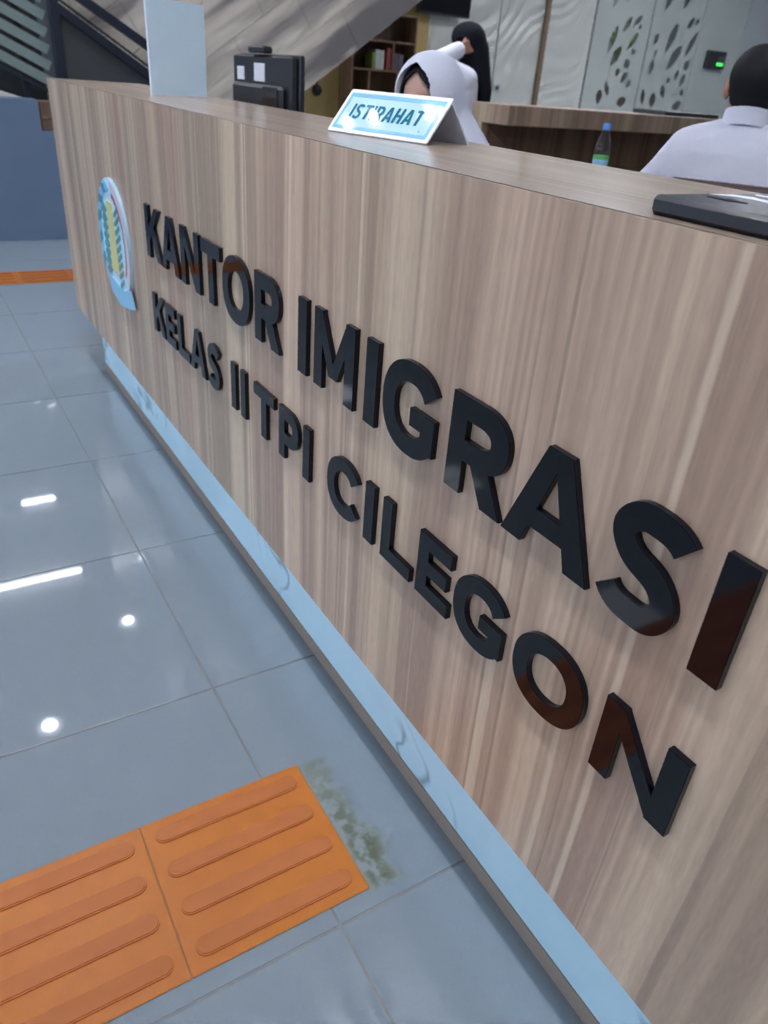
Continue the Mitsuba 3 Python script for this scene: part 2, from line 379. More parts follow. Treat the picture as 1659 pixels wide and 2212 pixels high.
def glyph(ch, w, h, s):
    t = s * 0.86
    R = lambda a, b, c, d: sbox(a, b, c, d)
    if ch == 'I':
        return R(0, 0, w, h)
    if ch == 'T':
        return unary_union([R(0, h - t, w, h), R(w / 2 - s / 2, 0, w / 2 + s / 2, h)])
    if ch == 'L':
        return unary_union([R(0, 0, s, h), R(0, 0, w, t)])
    if ch == 'E':
        return unary_union([R(0, 0, s, h), R(0, 0, w, t), R(0, h - t, w * 0.98, h), R(0, h / 2 - t / 2, w * 0.9, h / 2 + t / 2)])
    if ch == 'H':
        return unary_union([R(0, 0, s, h), R(w - s, 0, w, h), R(0, h / 2 - t / 2, w, h / 2 + t / 2)])
    if ch == 'K':
        up = Polygon([(s * 0.9, h * 0.30), (s * 0.9, h * 0.62), (w * 0.97 - s * 1.22, h), (w * 0.97, h), (s * 1.0, h * 0.30)])
        up = Polygon([(s * 0.8, h * 0.28), (s * 0.8, h * 0.56), (w * 0.97 - s * 1.2, h), (w * 0.97, h)])
        dn = Polygon([(w * 0.36, h * 0.52), (w * 0.56, h * 0.66), (w, 0), (w - s * 1.2, 0)])
        return unary_union([R(0, 0, s, h), up, dn])
    if ch == 'A':
        o = Polygon([(0, 0), (w / 2 - s * 0.56, h), (w / 2 + s * 0.56, h), (w, 0), (w - s * 1.06, 0), (w / 2, h * 0.80), (s * 1.06, 0)])
        return unary_union([o, R(w * 0.22, h * 0.20, w * 0.78, h * 0.20 + t * 0.9)]).intersection(
            Polygon([(0, 0), (w / 2 - s * 0.56, h), (w / 2 + s * 0.56, h), (w, 0)]))
    if ch == 'N':
        return unary_union([R(0, 0, s, h), R(w - s, 0, w, h), Polygon([(0, h), (s * 0.95, h), (w, 0), (w - s * 0.95, 0)])])
    if ch == 'M':
        return unary_union([R(0, 0, s * 0.92, h), R(w - s * 0.92, 0, w, h), Polygon([(0, h), (s * 0.85, h), (w / 2 + s * 0.42, h * 0.22), (w / 2 - s * 0.42, h * 0.22)]),
                            Polygon([(w, h), (w - s * 0.85, h), (w / 2 - s * 0.42, h * 0.22), (w / 2 + s * 0.42, h * 0.22)])])
    if ch == 'O':
        return ell(w / 2, h / 2, w / 2, h / 2 * 1.03).difference(ell(w / 2, h / 2, w / 2 - s, h / 2 * 1.03 - t))
    if ch in 'CG':
        ww = w * 1.08
        ring = ell(ww / 2, h / 2, ww / 2, h / 2 * 1.03).difference(ell(ww / 2, h / 2, ww / 2 - s, h / 2 * 1.03 - t))
        if ch == 'C':
            cut = Polygon([(ww * 0.52, h / 2), (ww * 0.52 + ww * 0.62, h * 0.5 + h * 0.46), (ww * 2, h), (ww * 2, 0), (ww * 0.52 + ww * 0.62, h * 0.5 - h * 0.46)])
            return ring.difference(cut).intersection(R(-1, -1, w, 2))
        cut = Polygon([(ww * 0.5, h * 0.5), (ww * 1.12, h * 0.97), (ww * 2, h), (ww * 2, h * 0.12), (ww * 0.5, h * 0.12)])
        keep = ring.difference(Polygon([(ww * 0.54, h * 0.5), (ww * 1.1, h * 0.95), (ww * 2, h), (ww * 2, h * 0.40), (ww * 0.62, h * 0.40)]))
        return unary_union([keep.intersection(R(-1, -1, w, 2)), R(w - s * 0.95, h * 0.13, w, h * 0.54), R(w * 0.55, h * 0.54 - t * 0.92, w, h * 0.54)]).difference(R(w, -1, 2, 2))
    if ch in 'PR':
        b0 = 0.36 if ch == 'R' else 0.30
        bowl_o = unary_union([R(0, h * b0, w * 0.5, h), ell(w * 0.52, h * (1 + b0) / 2, w * 0.47, h * (1 - b0) / 2)])
        bowl_i = unary_union([R(s, h * b0 + t, w * 0.5, h - t), ell(w * 0.5, h * (1 + b0) / 2, w * 0.49 - s, h * (1 - b0) / 2 - t)])
        parts = [R(0, 0, s, h), bowl_o.difference(bowl_i)]
        if ch == 'R':
            parts.append(Polygon([(w * 0.38, h * 0.42), (w * 0.38 + s * 1.12, h * 0.44), (w * 1.0, 0), (w * 1.0 - s * 1.14, 0)]))
        return unary_union(parts)
    if ch == 'S':
        hh = h * 1.03
        c = [(0.93, 0.80), (0.74, 0.875), (0.50, 0.895), (0.26, 0.86), (0.14, 0.73), (0.24, 0.60), (0.50, 0.51), (0.76, 0.42), (0.87, 0.28), (0.75, 0.14), (0.50, 0.105), (0.25, 0.125), (0.07, 0.215)]
        from scipy.interpolate import splprep, splev
        tck, _ = splprep(np.array(c).T, s=0)
        x, y = splev(np.linspace(0, 1, 70), tck)
        x, y = np.array(x), np.array(y)
        x = (x - x.min()) / (x.max() - x.min()); y = (y - y.min()) / (y.max() - y.min())
        b = s * 0.44
        ctr = LineString(np.stack([b * 0.9 + x * (w - 1.8 * b), -0.015 * h + b + y * (h * 1.03 - 2 * b)], 1))
        return ctr.buffer(b, cap_style=2, join_style=1)

ORD = ['first', 'second', 'third', 'fourth', 'fifth', 'sixth', 'seventh', 'eighth', 'ninth', 'tenth', 'eleventh', 'twelfth', 'thirteenth', 'fourteenth', 'fifteenth', 'sixteenth', 'seventeenth']
row1 = [('K', 1.235, .135), ('A', 1.370, .146), ('N', 1.531, .134), ('T', 1.681, .118), ('O', 1.812, .150), ('R', 1.987, .117), ('I', 2.182, .034), ('M', 2.245, .138),
        ('I', 2.417, .034), ('G', 2.470, .133), ('R', 2.636, .117), ('A', 2.757, .145), ('S', 2.910, .103), ('I', 3.036, .0335)]
row2 = [('K', 1.245, .107), ('E', 1.362, .083), ('L', 1.467, .088), ('A', 1.560, .116), ('S', 1.690, .083), ('I', 1.844, .028), ('I', 1.900, .028), ('T', 1.974, .104), ('P', 2.101, .090),
        ('I', 2.209, .028), ('C', 2.308, .108), ('I', 2.440, .029), ('L', 2.495, .087), ('E', 2.598, .082), ('G', 2.690, .106), ('O', 2.819, .121), ('N', 2.965, .110)]
LT = 0.008
for row, z0, hh, s, nm in ((row1, 0.7245, 0.1305, 0.0335, 'upper'), (row2, 0.5255, 0.1045, 0.0275, 'lower')):
    for i, (ch, x, w) in enumerate(row):
        g = affinity.translate(glyph(ch, w, hh, s), x, z0)
        g = g.buffer(-0.0006).buffer(0.0006)
        m = extrude(g, LT, 'y', -0.0003, bevel=0.0007)
        obj('letter', m, 'letter_black', rc, label=f'raised glossy black letter {ch}, {ORD[i]} of the {nm} line')

# ---- round emblem at the far end
ECX, ECZ, ER = 0.850, 0.680, 0.185
em = obj('emblem', extrude(affinity.scale(Point(ECX, ECZ).buffer(ER, 40), 0.97, 1.0), 0.008, 'y', -0.0003), 'emblem_plate', rc, label='round pale blue and white emblem with ribbon')
def esub(name, poly, m, d=0.003):
    obj(name, extrude(poly, d, 'y', -0.0084), m, em)
def petal(cx, cz, l, w, ang):
    a = np.linspace(0, math.pi, 12)
    pts = [(l * (0.5 - 0.5 * math.cos(t)) - l / 2, w / 2 * math.sin(t)) for t in a] + [(l * (0.5 + 0.5 * math.cos(t)) - l / 2, -w / 2 * math.sin(t)) for t in a[1:-1]]
    return affinity.translate(affinity.rotate(Polygon(pts), ang, origin=(0, 0)), cx, cz)
for i in range(11):
    a = math.radians(100 + i * 12)
    esub('leaf', petal(ECX + (ER - 0.022) * math.cos(a), ECZ + (ER - 0.022) * math.sin(a), 0.05, 0.026, math.degrees(a) + 60), 'emblem_teal' if i % 2 else 'emblem_blue')
for i in range(9):
    z = ECZ + 0.10 - i * 0.026
    esub('feather', affinity.rotate(sbox(ECX - 0.115, z - 0.006, ECX - 0.055, z + 0.006), -28), 'emblem_green')
    esub('feather', affinity.rotate(sbox(ECX + 0.040, z - 0.006, ECX + 0.095, z + 0.006), 28), 'emblem_green')
esub('shield', Polygon([(ECX - 0.035, ECZ + 0.12), (ECX + 0.02, ECZ + 0.12), (ECX + 0.045, ECZ - 0.085), (ECX - 0.05, ECZ - 0.085)]), 'emblem_yellow')
arc = lambda r0, r1, a0, a1: Polygon([(ECX + r1 * math.cos(math.radians(a)), ECZ + r1 * math.sin(math.radians(a))) for a in np.linspace(a0, a1, 24)] + [(ECX + r0 * math.cos(math.radians(a)), ECZ + r0 * math.sin(math.radians(a))) for a in np.linspace(a1, a0, 24)])
esub('band', arc(ER - 0.030, ER - 0.002, -42, 82), 'emblem_pale')
esub('band', arc(ER - 0.044, ER - 0.031, -30, 76), 'emblem_red')
esub('ribbon', Polygon([(ECX - 0.13, ECZ - 0.105), (ECX + 0.07, ECZ - 0.13), (ECX + 0.165, ECZ - 0.105), (ECX + 0.20, ECZ - 0.155), (ECX + 0.13, ECZ - 0.17), (ECX + 0.02, ECZ - 0.185), (ECX - 0.08, ECZ - 0.165)]), 'emblem_blue', 0.004)

# ------------------------------------------------------------------ guide strips on the floor
def tactile(x0, y0, label, group, bars=4):
    t = thing('tactile_tile', label, 'guide tile', group)
    g = 0.0002
    obj('mat', cbx(x0 + g, x0 + 0.2915, y0 + g, y0 + 0.305 - g, 0.0, 0.004, 0.0015), 'tactile_rubber', t)
    for b in range(bars):
        cx = x0 + 0.2925 * (b + 0.5) / bars
        poly = LineString([(cx, y0 + 0.034), (cx, y0 + 0.271)]).buffer(0.0165, 10)
        low = extrude(poly, 0.0022, 'z', 0.004)
        top = extrude(poly.buffer(-0.0025), 0.0012, 'z', 0.0062)
        obj('bar', cat(low, top), 'tactile_bar', t)
tactile(2.4105, -0.4115, 'orange ribbed rubber guide tile at the strip end, beside the dirt mark on the floor', None)
for n_ in range(1, 9):
    tactile(2.4105, -0.4115 - 0.306 * n_, f'orange ribbed rubber guide tile, {ORD[n_]} from the strip end near the counter', None)
for k_, y in enumerate((-2.79, -2.485, -2.18, -1.875, -1.57, -1.265, -0.96, -0.655, -0.35, -0.045, 0.26)):
    tactile(-1.775, y, 'orange guide tile of the far strip past the end of the counter', 'far guide strip tiles')

# ------------------------------------------------------------------ things on the counter
# blank white stand
ws = thing('sign_stand', 'blank white upright sign board standing on the far end of the counter ledge', 'sign')
A, B = np.array([1.025, 0.095]), np.array([0.928, 0.283])
u2 = (B - A) / np.linalg.norm(B - A); n2 = np.array([u2[1], -u2[0]])
def P3(q, z): return (q[0], q[1], z)
def slab(a, b, nrm, th, z0, z1):
    pts = []
    for q in (a, b):
        for s in (0, th):
            for z in (z0, z1):
                pts.append(P3(q - nrm * s, z))
    return hull(pts)
obj('board', slab(A, B, n2, 0.006, H, H + 0.222), 'paper_white', ws)
obj('foot', slab(A - n2 * 0.0085 + u2 * 0.05, B - n2 * 0.0085 - u2 * 0.05, n2, 0.035, H, H + 0.004), 'acrylic_white', ws)
obj('frame', cat(slab(A, A + u2 * 0.003, n2, 0.0065, H, H + 0.2235), slab(B - u2 * 0.003, B, n2, 0.0065, H, H + 0.2235), slab(A, B, n2, 0.0065, H + 0.222, H + 0.2245), slab(A + n2 * 0.001, B + n2 * 0.001, n2, 0.008, H, H + 0.005)), 'acrylic_white', ws)

# tent sign ISTIRAHAT
ts = thing('tent_sign', 'small light blue tent sign reading ISTIRAHAT on the counter ledge', 'sign')
o = np.array([2.030, 0.115]); ue = np.array([0.956, 0.295]); ve = np.array([-0.295, 0.956])
W, D, HT = 0.224, 0.112, 0.060
uu = np.array([ue[0], ue[1], 0]); sl = np.array([ve[0] * D / 2, ve[1] * D / 2, HT]); SL = np.linalg.norm(sl); sl /= SL
nn = np.cross(uu, sl)
O3 = np.array([o[0], o[1], H + 0.0036])
def on_face(poly, h, lift):
    m = extrude(poly, h, 'z', lift)
    v = m.vertices
    m.vertices = O3 + v[:, :1] * uu + v[:, 1:2] * sl + v[:, 2:3] * nn
    return m
rr = sbox(0.004, 0.002, W - 0.004, SL).buffer(0.004)
def tent_pt(a, b, z): return np.array([o[0] + ue[0] * a + ve[0] * b, o[1] + ue[1] * a + ve[1] * b, H + z])
obj('front_face', on_face(rr, 0.003, -0.003), 'acrylic_white', ts)
bk = hull([tent_pt(a, b, z) for a in (0, W) for b, z in ((D / 2 - 0.002, HT), (D / 2 + 0.002, HT), (D, 0.0), (D - 0.004, 0.0))])
obj('back_face', bk, 'acrylic_white', ts)
obj('border', on_face(sbox(0.008, 0.005, W - 0.008, SL - 0.004).difference(sbox(0.013, 0.011, W - 0.013, SL - 0.012)), 0.0004, 0.0004), 'paper_blue', ts)
obj('paper', on_face(sbox(0.006, 0.005, W - 0.006, SL - 0.003), 0.0004, 0.0), 'paper_cyan', ts)
wid = {'S': .0168, 'T': .0166, 'R': .0168, 'A': .0192, 'H': .0174}
xx = 0.030
for ch in 'ISTIRAHAT':
    s = 0.0053
    w = wid.get(ch, 0.0046)
    g = affinity.translate(glyph(ch, w, 0.029, s), xx, 0.027)
    obj('letter', on_face(g, 0.0003, 0.0008), 'ink_teal', ts)
    xx += w + 0.0034
obj('dot', on_face(Point(W - 0.028, 0.017).buffer(0.0022), 0.0003, 0.0008), 'paper_blue', ts)

# black pad at the near end of the counter
kp = thing('keypad', 'flat black keypad with white markings at the near right end of the counter', 'keypad')
def kslab(x0, x1, y0, y1, z0, z1, c=0.004): return cbx(x0, x1, y0, y1, z0, z1, c)
obj('body', kslab(2.846, 3.34, 0.018, 0.285, H, H + 0.0165, 0.004), 'black_satin', kp)
for i in range(11):
    for j in range(3):
        x, y = 2.868 + i * 0.038, 0.158 + j * 0.038
        obj('key', cbx(x, x + 0.032, y, y + 0.031, H + 0.0165, H + 0.0200, 0.0012), 'black_plastic', kp)
mk = [[(2.853, .086), (2.858, .112), (2.874, .120), (2.92, .107), (2.99, .109), (3.06, .105), (3.06, .086), (3.0, .094), (2.95, .090), (2.915, .094), (2.885, .103), (2.868, .098)],
      [(2.858, .147), (2.90, .151), (3.06, .150), (3.06, .136), (2.90, .137), (2.862, .140)],
      [(2.93, .076), (3.06, .078), (3.06, .066), (2.99, .064), (2.95, .069)]]
for q in mk:
    obj('marking', extrude(Polygon(q), 0.0005, 'z', H + 0.0166), 'label_white', kp)
obj('recess', extrude(Polygon([(2.866, .066), (2.886, .078), (2.905, .070), (2.89, .062)]), 0.0006, 'z', H + 0.0166), 'black_glossy', kp)

# monitor seen from the back
mo = thing('monitor', 'black computer monitor seen from behind, on the desk between white board and tent sign', 'monitor')
obj('back_shell', cbx(0.560, 1.020, 0.505, 0.530, 0.895, 1.214, 0.006), 'black_plastic', mo)
obj('screen_bezel', cbx(0.555, 1.030, 0.530, 0.548, 0.890, 1.218, 0.004), 'black_satin', mo)
obj('hump', cbx(0.590, 0.990, 0.486, 0.506, 0.90, 1.135, 0.010), 'black_plastic', mo)
obj('vent', bx(0.86, 0.97, 0.4835, 0.4855, 0.92, 1.13), 'black_glossy', mo)
obj('column', cbx(0.775, 0.865, 0.515, 0.545, 0.77, 1.0, 0.006), 'black_plastic', mo)
obj('base', cbx(0.70, 0.94, 0.44, 0.66, 0.765, 0.778, 0.005), 'black_plastic', mo)
obj('sticker', bx(0.60, 0.66, 0.503, 0.5052, 1.142, 1.180), 'label_white', mo)
obj('sticker', bx(0.745, 0.83, 0.503, 0.5052, 1.142, 1.192), 'label_white', mo)
wc = thing('webcam', 'small black webcam clipped on top of the monitor', 'webcam')
obj('body', cbx(0.715, 0.835, 0.495, 0.530, 1.2185, 1.238, 0.005), 'black_plastic', wc)
obj('lens', tube((0.775, 0.529, 1.228), (0.775, 0.536, 1.228), 0.007), 'black_glossy', wc)

# ------------------------------------------------------------------ second counter behind
c2 = thing('back_counter', 'second wood-grain counter with open kneehole behind the reception desk', 'counter')
C2Z = 0.985
obj('ledge_box', cbx(-0.97, -0.606, 2.665, 7.2, C2Z, H, 0.002), 'wood_laminate', c2)
obj('customer_panel', cbx(-0.97, -0.855, 2.665, 7.2, 0.0, C2Z, 0.002), 'wood_laminate', c2)
obj('inner_panel', bx(-0.854, -0.84, 2.70, 7.2, 0.0, C2Z), 'wood_dark', c2)
obj('worktop', cbx(-0.84, -0.25, 2.72, 7.2, 0.72, 0.75, 0.003), 'wood_dark', c2)
obj('far_leg', bx(-0.84, -0.30, 7.1, 7.18, 0.0, 0.72), 'wood_dark', c2)
obj('near_leg', bx(-0.84, -0.30, 2.74, 2.78, 0.0, 0.72), 'wood_dark', c2)
tp = thing('document_tray', 'flat dark grey tray lying on top of the back counter', 'tray')
obj('tray', cbx(-0.93, -0.64, 4.05, 4.62, H + 0.0005, H + 0.028, 0.004), 'dark_grey', tp)

bt = thing('water_bottle', 'clear plastic water bottle with blue cap and pale blue label', 'bottle')
BL = (0.82, 2.03, 0.8205)
prof = [(0.0, 0.002), (0.024, 0.0), (0.031, 0.006), (0.032, 0.02), (0.0305, 0.05), (0.032, 0.06), (0.032, 0.135), (0.0305, 0.145), (0.032, 0.155), (0.031, 0.175), (0.024, 0.205), (0.014, 0.232), (0.0125, 0.242)]
obj('shell', lathe(prof, 32, BL), 'pet_clear', bt, smooth=40)
obj('water', lathe([(0.0, 0.004), (0.028, 0.006), (0.0295, 0.05), (0.030, 0.09), (0.0, 0.09)], 24, BL), 'label_white', bt) if False else None
obj('label', lathe([(0.0325, 0.085), (0.0328, 0.086), (0.0328, 0.134), (0.0325, 0.135)], 32, BL), 'label_blue', bt, label='pale blue printed label')
obj('label_band', lathe([(0.0329, 0.128), (0.0331, 0.129), (0.0331, 0.142), (0.0329, 0.143)], 32, BL), 'label_green', bt, label='green band of the label')
obj('cap', lathe([(0.0, 0.262), (0.013, 0.262), (0.0155, 0.259), (0.0155, 0.238), (0.0, 0.238)], 24, BL), 'cap_blue', bt, smooth=40, label='blue screw cap')

# ------------------------------------------------------------------ back wall, x = -5
wb = struct('wall_back', bx(-5.25, -5.03, 2.9, 7.43, 0.0, Z_CEIL), 'wall_white')
for y0, y1 in ((2.91, 3.83), (4.63, 4.945)):
    obj('yellow_panel', cbx(-5.03, -5.0, y0, y1, 0.002, Z_CEIL - 0.002, 0.002), 'yellow_paint', wb, label='ochre yellow panel')
def relief_panel(y0, y1):
    ny, nz = max(8, int((y1 - y0) / 0.014)), 190
    ys, zs = np.linspace(y0, y1, ny), np.linspace(0.0, Z_CEIL - 0.003, nz)
    Yg, Zg = np.meshgrid(ys, zs, indexing='ij')
    wv = np.sin((Zg * 0.8 - Yg * 0.55) * 38 + 4 * np.sin(Yg * 5 + Zg * 2.1) + 2.5 * np.sin(Zg * 7 - Yg * 3))
    wv2 = np.sin((Zg * 0.75 - Yg * 0.66) * 15 + 3 * np.sin(Yg * 3.7 + Zg * 1.3))
    edge = np.minimum(1, np.minimum(Yg - y0, y1 - Yg) / 0.02)
    Xg = -5.012 + (0.006 * wv + 0.008 * wv2) * 0.85 * edge + 0.004 * edge
    front = np.stack([Xg, Yg, Zg], -1).reshape(-1, 3)
    idx = np.arange(ny * nz).reshape(ny, nz)
    q = np.stack([idx[:-1, :-1], idx[1:, :-1], idx[1:, 1:], idx[:-1, 1:]], -1).reshape(-1, 4)
    f = np.vstack([q[:, [0, 1, 2]], q[:, [0, 2, 3]]])
    return trimesh.util.concatenate([trimesh.Trimesh(front, f, process=False), bx(-5.03, -5.022, y0, y1, 0.002, Z_CEIL - 0.003)])
for y0, y1 in ((4.95, 5.93), (5.945, 6.60), (6.665, 7.425)):
    obj('relief_panel', relief_panel(y0, y1), 'relief_white', wb, smooth=True, label='off-white wall panel with wavy relief')
struct('trim_1', cbx(-5.03, -4.965, 6.605, 6.66, 0.0, Z_CEIL - 0.002, 0.003), 'trim_wood')
op = thing('wall_outlet', 'small grey outlet plate low on the relief wall above the back counter', 'outlet')
obj('plate', cbx(-5.0, -4.988, 5.95, 6.06, 1.13, 1.21, 0.003), 'wall_grey', op)
obj('socket', cbx(-4.989, -4.985, 5.98, 6.03, 1.15, 1.19, 0.001), 'dark_grey', op)

# shelf with cubbies and books
sh = thing('wall_shelf', 'brown wooden shelf unit with open cubbies between the yellow wall panels', 'shelf')
SX0, SX1 = -5.03, -4.74
obj('back_board', bx(SX0, SX0 + 0.012, 3.835, 4.625, 0.30, 1.775), 'wood_dark', sh)
for y in (3.835, 4.605):
    obj('side_board', bx(SX0 + 0.012, SX1, y, y + 0.02, 0.0, 1.775), 'wood_orange', sh)
for z in (0.30, 0.62, 0.93, 1.235, 1.505, 1.755):
    obj('shelf_board', bx(SX0 + 0.012, SX1, 3.8555, 4.6045, z, z + 0.02), 'wood_orange', sh)
for y, z0, z1 in ((4.335, 1.2555, 1.5045), (4.05, 0.9505, 1.2345), (4.40, 0.9505, 1.2345), (4.2, 0.6405, 0.9295)):
    obj('divider', bx(SX0 + 0.012, SX1 - 0.004, y, y + 0.022, z, z1), 'wood_orange', sh) if False else obj('divider', bx(SX0 + 0.012, SX1 - 0.004, y, y + 0.022, z0, z1), 'wood_orange', sh)
def book(y, w, h, d, m, z, label, g=None):
    b = thing('book', label, 'book', g)
    obj('cover', cat(bx(-4.76 - d, -4.76, y, y + 0.003, z, z + h), bx(-4.76 - d, -4.76, y + w - 0.003, y + w, z, z + h), bx(-4.763, -4.76, y + 0.003, y + w - 0.003, z, z + h)), m, b)
    obj('pages', bx(-4.762 - d + 0.006, -4.763, y + 0.0035, y + w - 0.0035, z + 0.004, z + h - 0.004), 'label_white', b)
ZS = 1.2555
book(4.10, 0.035, 0.15, 0.17, 'book_green', ZS, 'green book beside the white books in the middle cubby of the shelf')
book(4.137, 0.05, 0.18, 0.17, 'book_white', ZS, 'left of two white books in the middle cubby of the shelf')
book(4.19, 0.05, 0.175, 0.17, 'book_white', ZS, 'right of two white books in the middle cubby of the shelf')
book(4.275, 0.055, 0.20, 0.18, 'book_red', ZS, 'dark red book against the divider in the middle cubby of the shelf')
book(4.37, 0.05, 0.16, 0.17, 'book_grey', ZS, 'left dark grey book in the right cubby of the shelf')
book(4.425, 0.06, 0.155, 0.17, 'book_grey', ZS, 'right dark grey book in the right cubby of the shelf')
kn = thing('round_wall_speaker', 'small round black speaker on the yellow panel left of the shelf', 'speaker')
sp = lathe([(0.0, 0.03), (0.035, 0.028), (0.052, 0.018), (0.056, 0.0), (0.0, 0.0)], 28)
sp.apply_transform(trimesh.transformations.rotation_matrix(math.pi / 2, [0, 1, 0])); sp.apply_translation([-5.0, 3.56, 1.01])
obj('body', sp, 'black_plastic', kn, smooth=35)
obj('stem', bx(-4.999, -4.99, 3.555, 3.567, 1.06, 1.10), 'black_plastic', kn)
tv = thing('wall_television', 'black flat television hung high between yellow panel and relief wall', 'television')
obj('body', cbx(-4.93, -4.87, 4.70, 5.40, 1.82, 2.26, 0.008), 'black_plastic', tv)
obj('screen', bx(-4.8695, -4.868, 4.715, 5.385, 1.84, 2.245), 'black_glossy', tv)
obj('bracket', bx(-5.0, -4.93, 4.97, 5.13, 1.95, 2.12), 'dark_grey', tv)

# leaf-cut partition
LEAVES = [(7.86,1.98,7.75,1.65,0.054),(8.08,2.09,7.96,1.90,0.043),(8.26,2.12,8.12,1.97,0.038),(8.25,1.93,8.09,1.71,0.049),(7.99,1.76,7.84,1.51,0.065),(8.26,2.01,8.24,1.96,0.033),(8.24,1.74,8.21,1.68,0.049),(8.19,1.61,8.10,1.52,0.065),(8.02,1.51,7.99,1.41,0.043),(8.20,1.48,8.09,1.34,0.049),(8.29,1.39,8.20,1.29,0.043),(7.75,1.25,7.75,1.07,0.060),(7.82,1.35,7.91,1.18,0.045),(8.17,1.19,8.20,1.06,0.090),
          (8.63,1.95,8.58,1.81,0.049),(8.97,2.10,8.83,1.73,0.071),(9.13,1.85,8.93,1.54,0.075),(9.40,2.03,9.23,1.72,0.054),(9.27,2.18,9.15,2.04,0.049),(9.36,2.18,9.30,2.09,0.034),(8.63,1.66,8.62,1.46,0.049),(9.36,1.68,9.28,1.57,0.060),(9.17,1.56,9.15,1.42,0.045),(9.34,1.52,9.26,1.36,0.050),(9.37,1.33,9.33,1.26,0.045),(9.03,1.46,9.00,1.39,0.038),(8.78,1.27,8.79,1.07,0.065),(8.91,1.37,9.00,1.20,0.050),(9.29,1.19,9.33,1.07,0.095),(8.56,1.30,8.60,1.10,0.040),(8.64,1.77,8.65,1.68,0.027),
          (7.80,2.40,7.70,2.15,0.05),(8.05,2.45,7.92,2.22,0.05),(8.75,2.45,8.65,2.2,0.05),(9.1,2.5,9.0,2.25,0.05)]
def leaf_poly(y0, z0, y1, z1, w):
    a = np.array([y0, z0]); d = np.array([y1, z1]) - a; L = np.linalg.norm(d); n = np.array([-d[1], d[0]]) / L
    t = np.linspace(0, 1, 14)
    prof = np.sin(np.pi * t ** 0.85) ** 0.9 * w * 0.95
    return Polygon(np.vstack([a + np.outer(t, d) + np.outer(prof, n), (a + np.outer(t, d) - np.outer(prof, n))[::-1][1:-1]])).buffer(0)
holes = unary_union([leaf_poly(*l) for l in LEAVES])
for (y0, y1), lb in zip(((7.45, 8.435), (8.465, 9.43)), ('pale partition panel with leaf-shaped cutouts beside the relief wall', 'pale partition panel with leaf-shaped cutouts beside the black card reader')):
    pn = thing('leaf_panel', lb, 'partition')
    poly = sbox(y0, 0.03, y1, 2.78).difference(holes)
    obj('sheet', extrude(poly, 0.006, 'x', -5.006), 'panel_greenish', pn)
    obj('frame', cat(bx(-5.03, -5.0, y0 - 0.012, y0 - 0.0005, 0.0, 2.8), bx(-5.03, -5.0, y1 + 0.0005, y1 + 0.012, 0.0, 2.8)), 'frame_grey', pn)
    obj('pane', bx(-5.022, -5.018, y0, y1, 0.03, 2.78), 'glass_pane', pn)
pp = thing('plain_panel', 'plain pale partition panel carrying the black card reader', 'partition')
obj('sheet', cbx(-5.02, -5.0, 9.4425, 10.35, 0.0, 2.8, 0.002), 'panel_greenish', pp)
struct('wall_side', bx(-5.25, -5.0, 10.36, 11.6, 0.0, Z_CEIL), 'wall_grey')
struct('wall_store', cat(bx(-6.95, -6.85, 7.43, 11.6, 0.0, Z_CEIL), bx(-6.85, -5.25, 7.40, 7.43, 0.0, Z_CEIL)), 'wall_grey')
struct('trim_2', bx(-5.03, -5.0, 7.435, 10.355, 2.8005, Z_CEIL), 'panel_greenish')
cr = thing('card_reader', 'black card reader box with a green light on the plain panel', 'card reader')
obj('body', cbx(-4.9995, -4.94, 9.66, 10.05, 1.62, 1.84, 0.01), 'black_plastic', cr)
obj('cover', cbx(-4.9405, -4.932, 9.88, 10.03, 1.66, 1.78, 0.003), 'dark_grey', cr)
obj('light', cbx(-4.9325, -4.929, 9.86, 9.99, 1.665, 1.70, 0.001), 'label_green', cr, emitter=emit(np.array([0.02, 0.9, 0.08]), 0.9), label='glowing green light')
cb = thing('dark_cabinet', 'dark brown cabinet standing behind the leaf-cut partition', 'cabinet')
obj('body', cbx(-6.4, -5.9, 7.6, 10.0, 0.0, 1.30, 0.004), 'wood_dark', cb)
for y in (7.62, 8.42, 9.21):
    obj('door', cbx(-5.8995, -5.885, y, y + 0.77, 0.05, 1.27, 0.003), 'wood_dark', cb)
def plant(y, hgt, n, label, seed):
    r = np.random.default_rng(seed)
    t = thing('potted_plant', label, 'plant')
    obj('pot', lathe([(0.0, 0.0), (0.09, 0.0), (0.12, 0.19), (0.11, 0.20), (0.0, 0.19)], 24, (-6.12, y, 1.3005)), 'pot_clay', t)
    lv = []
    for i in range(n):
        a = r.uniform(0, 2 * math.pi); L = r.uniform(0.3, hgt); tilt = r.uniform(0.1, 0.75)
        w = r.uniform(0.05, 0.09)
        p = np.array([-6.12, y, 1.47]); pts = []
        for k_, s in enumerate(np.linspace(0, 1, 6)):
            ctr = p + np.array([math.cos(a) * math.sin(tilt * (0.5 + s)) * L * s * 0.55, math.sin(a) * math.sin(tilt * (0.5 + s)) * L * s, L * s * math.cos(tilt * s)])
            hw = w * math.sin(math.pi * min(0.97, s * 0.9 + 0.1)) * 0.5
            pts += [ctr + hw * np.array([-math.sin(a), math.cos(a), 0]), ctr - hw * np.array([-math.sin(a), math.cos(a), 0])]
        f = []
        for k_ in range(5):
            b = 2 * k_
            f += [[b, b + 1, b + 3], [b, b + 3, b + 2]]
        obj('leaf', trimesh.Trimesh(np.array(pts), f, process=False), 'leaf_green', t)
plant(8.30, 0.85, 26, 'green potted plant on the dark cabinet, left of two behind the partition', 3)
plant(9.15, 0.9, 28, 'green potted plant on the dark cabinet, right of two behind the partition', 4)

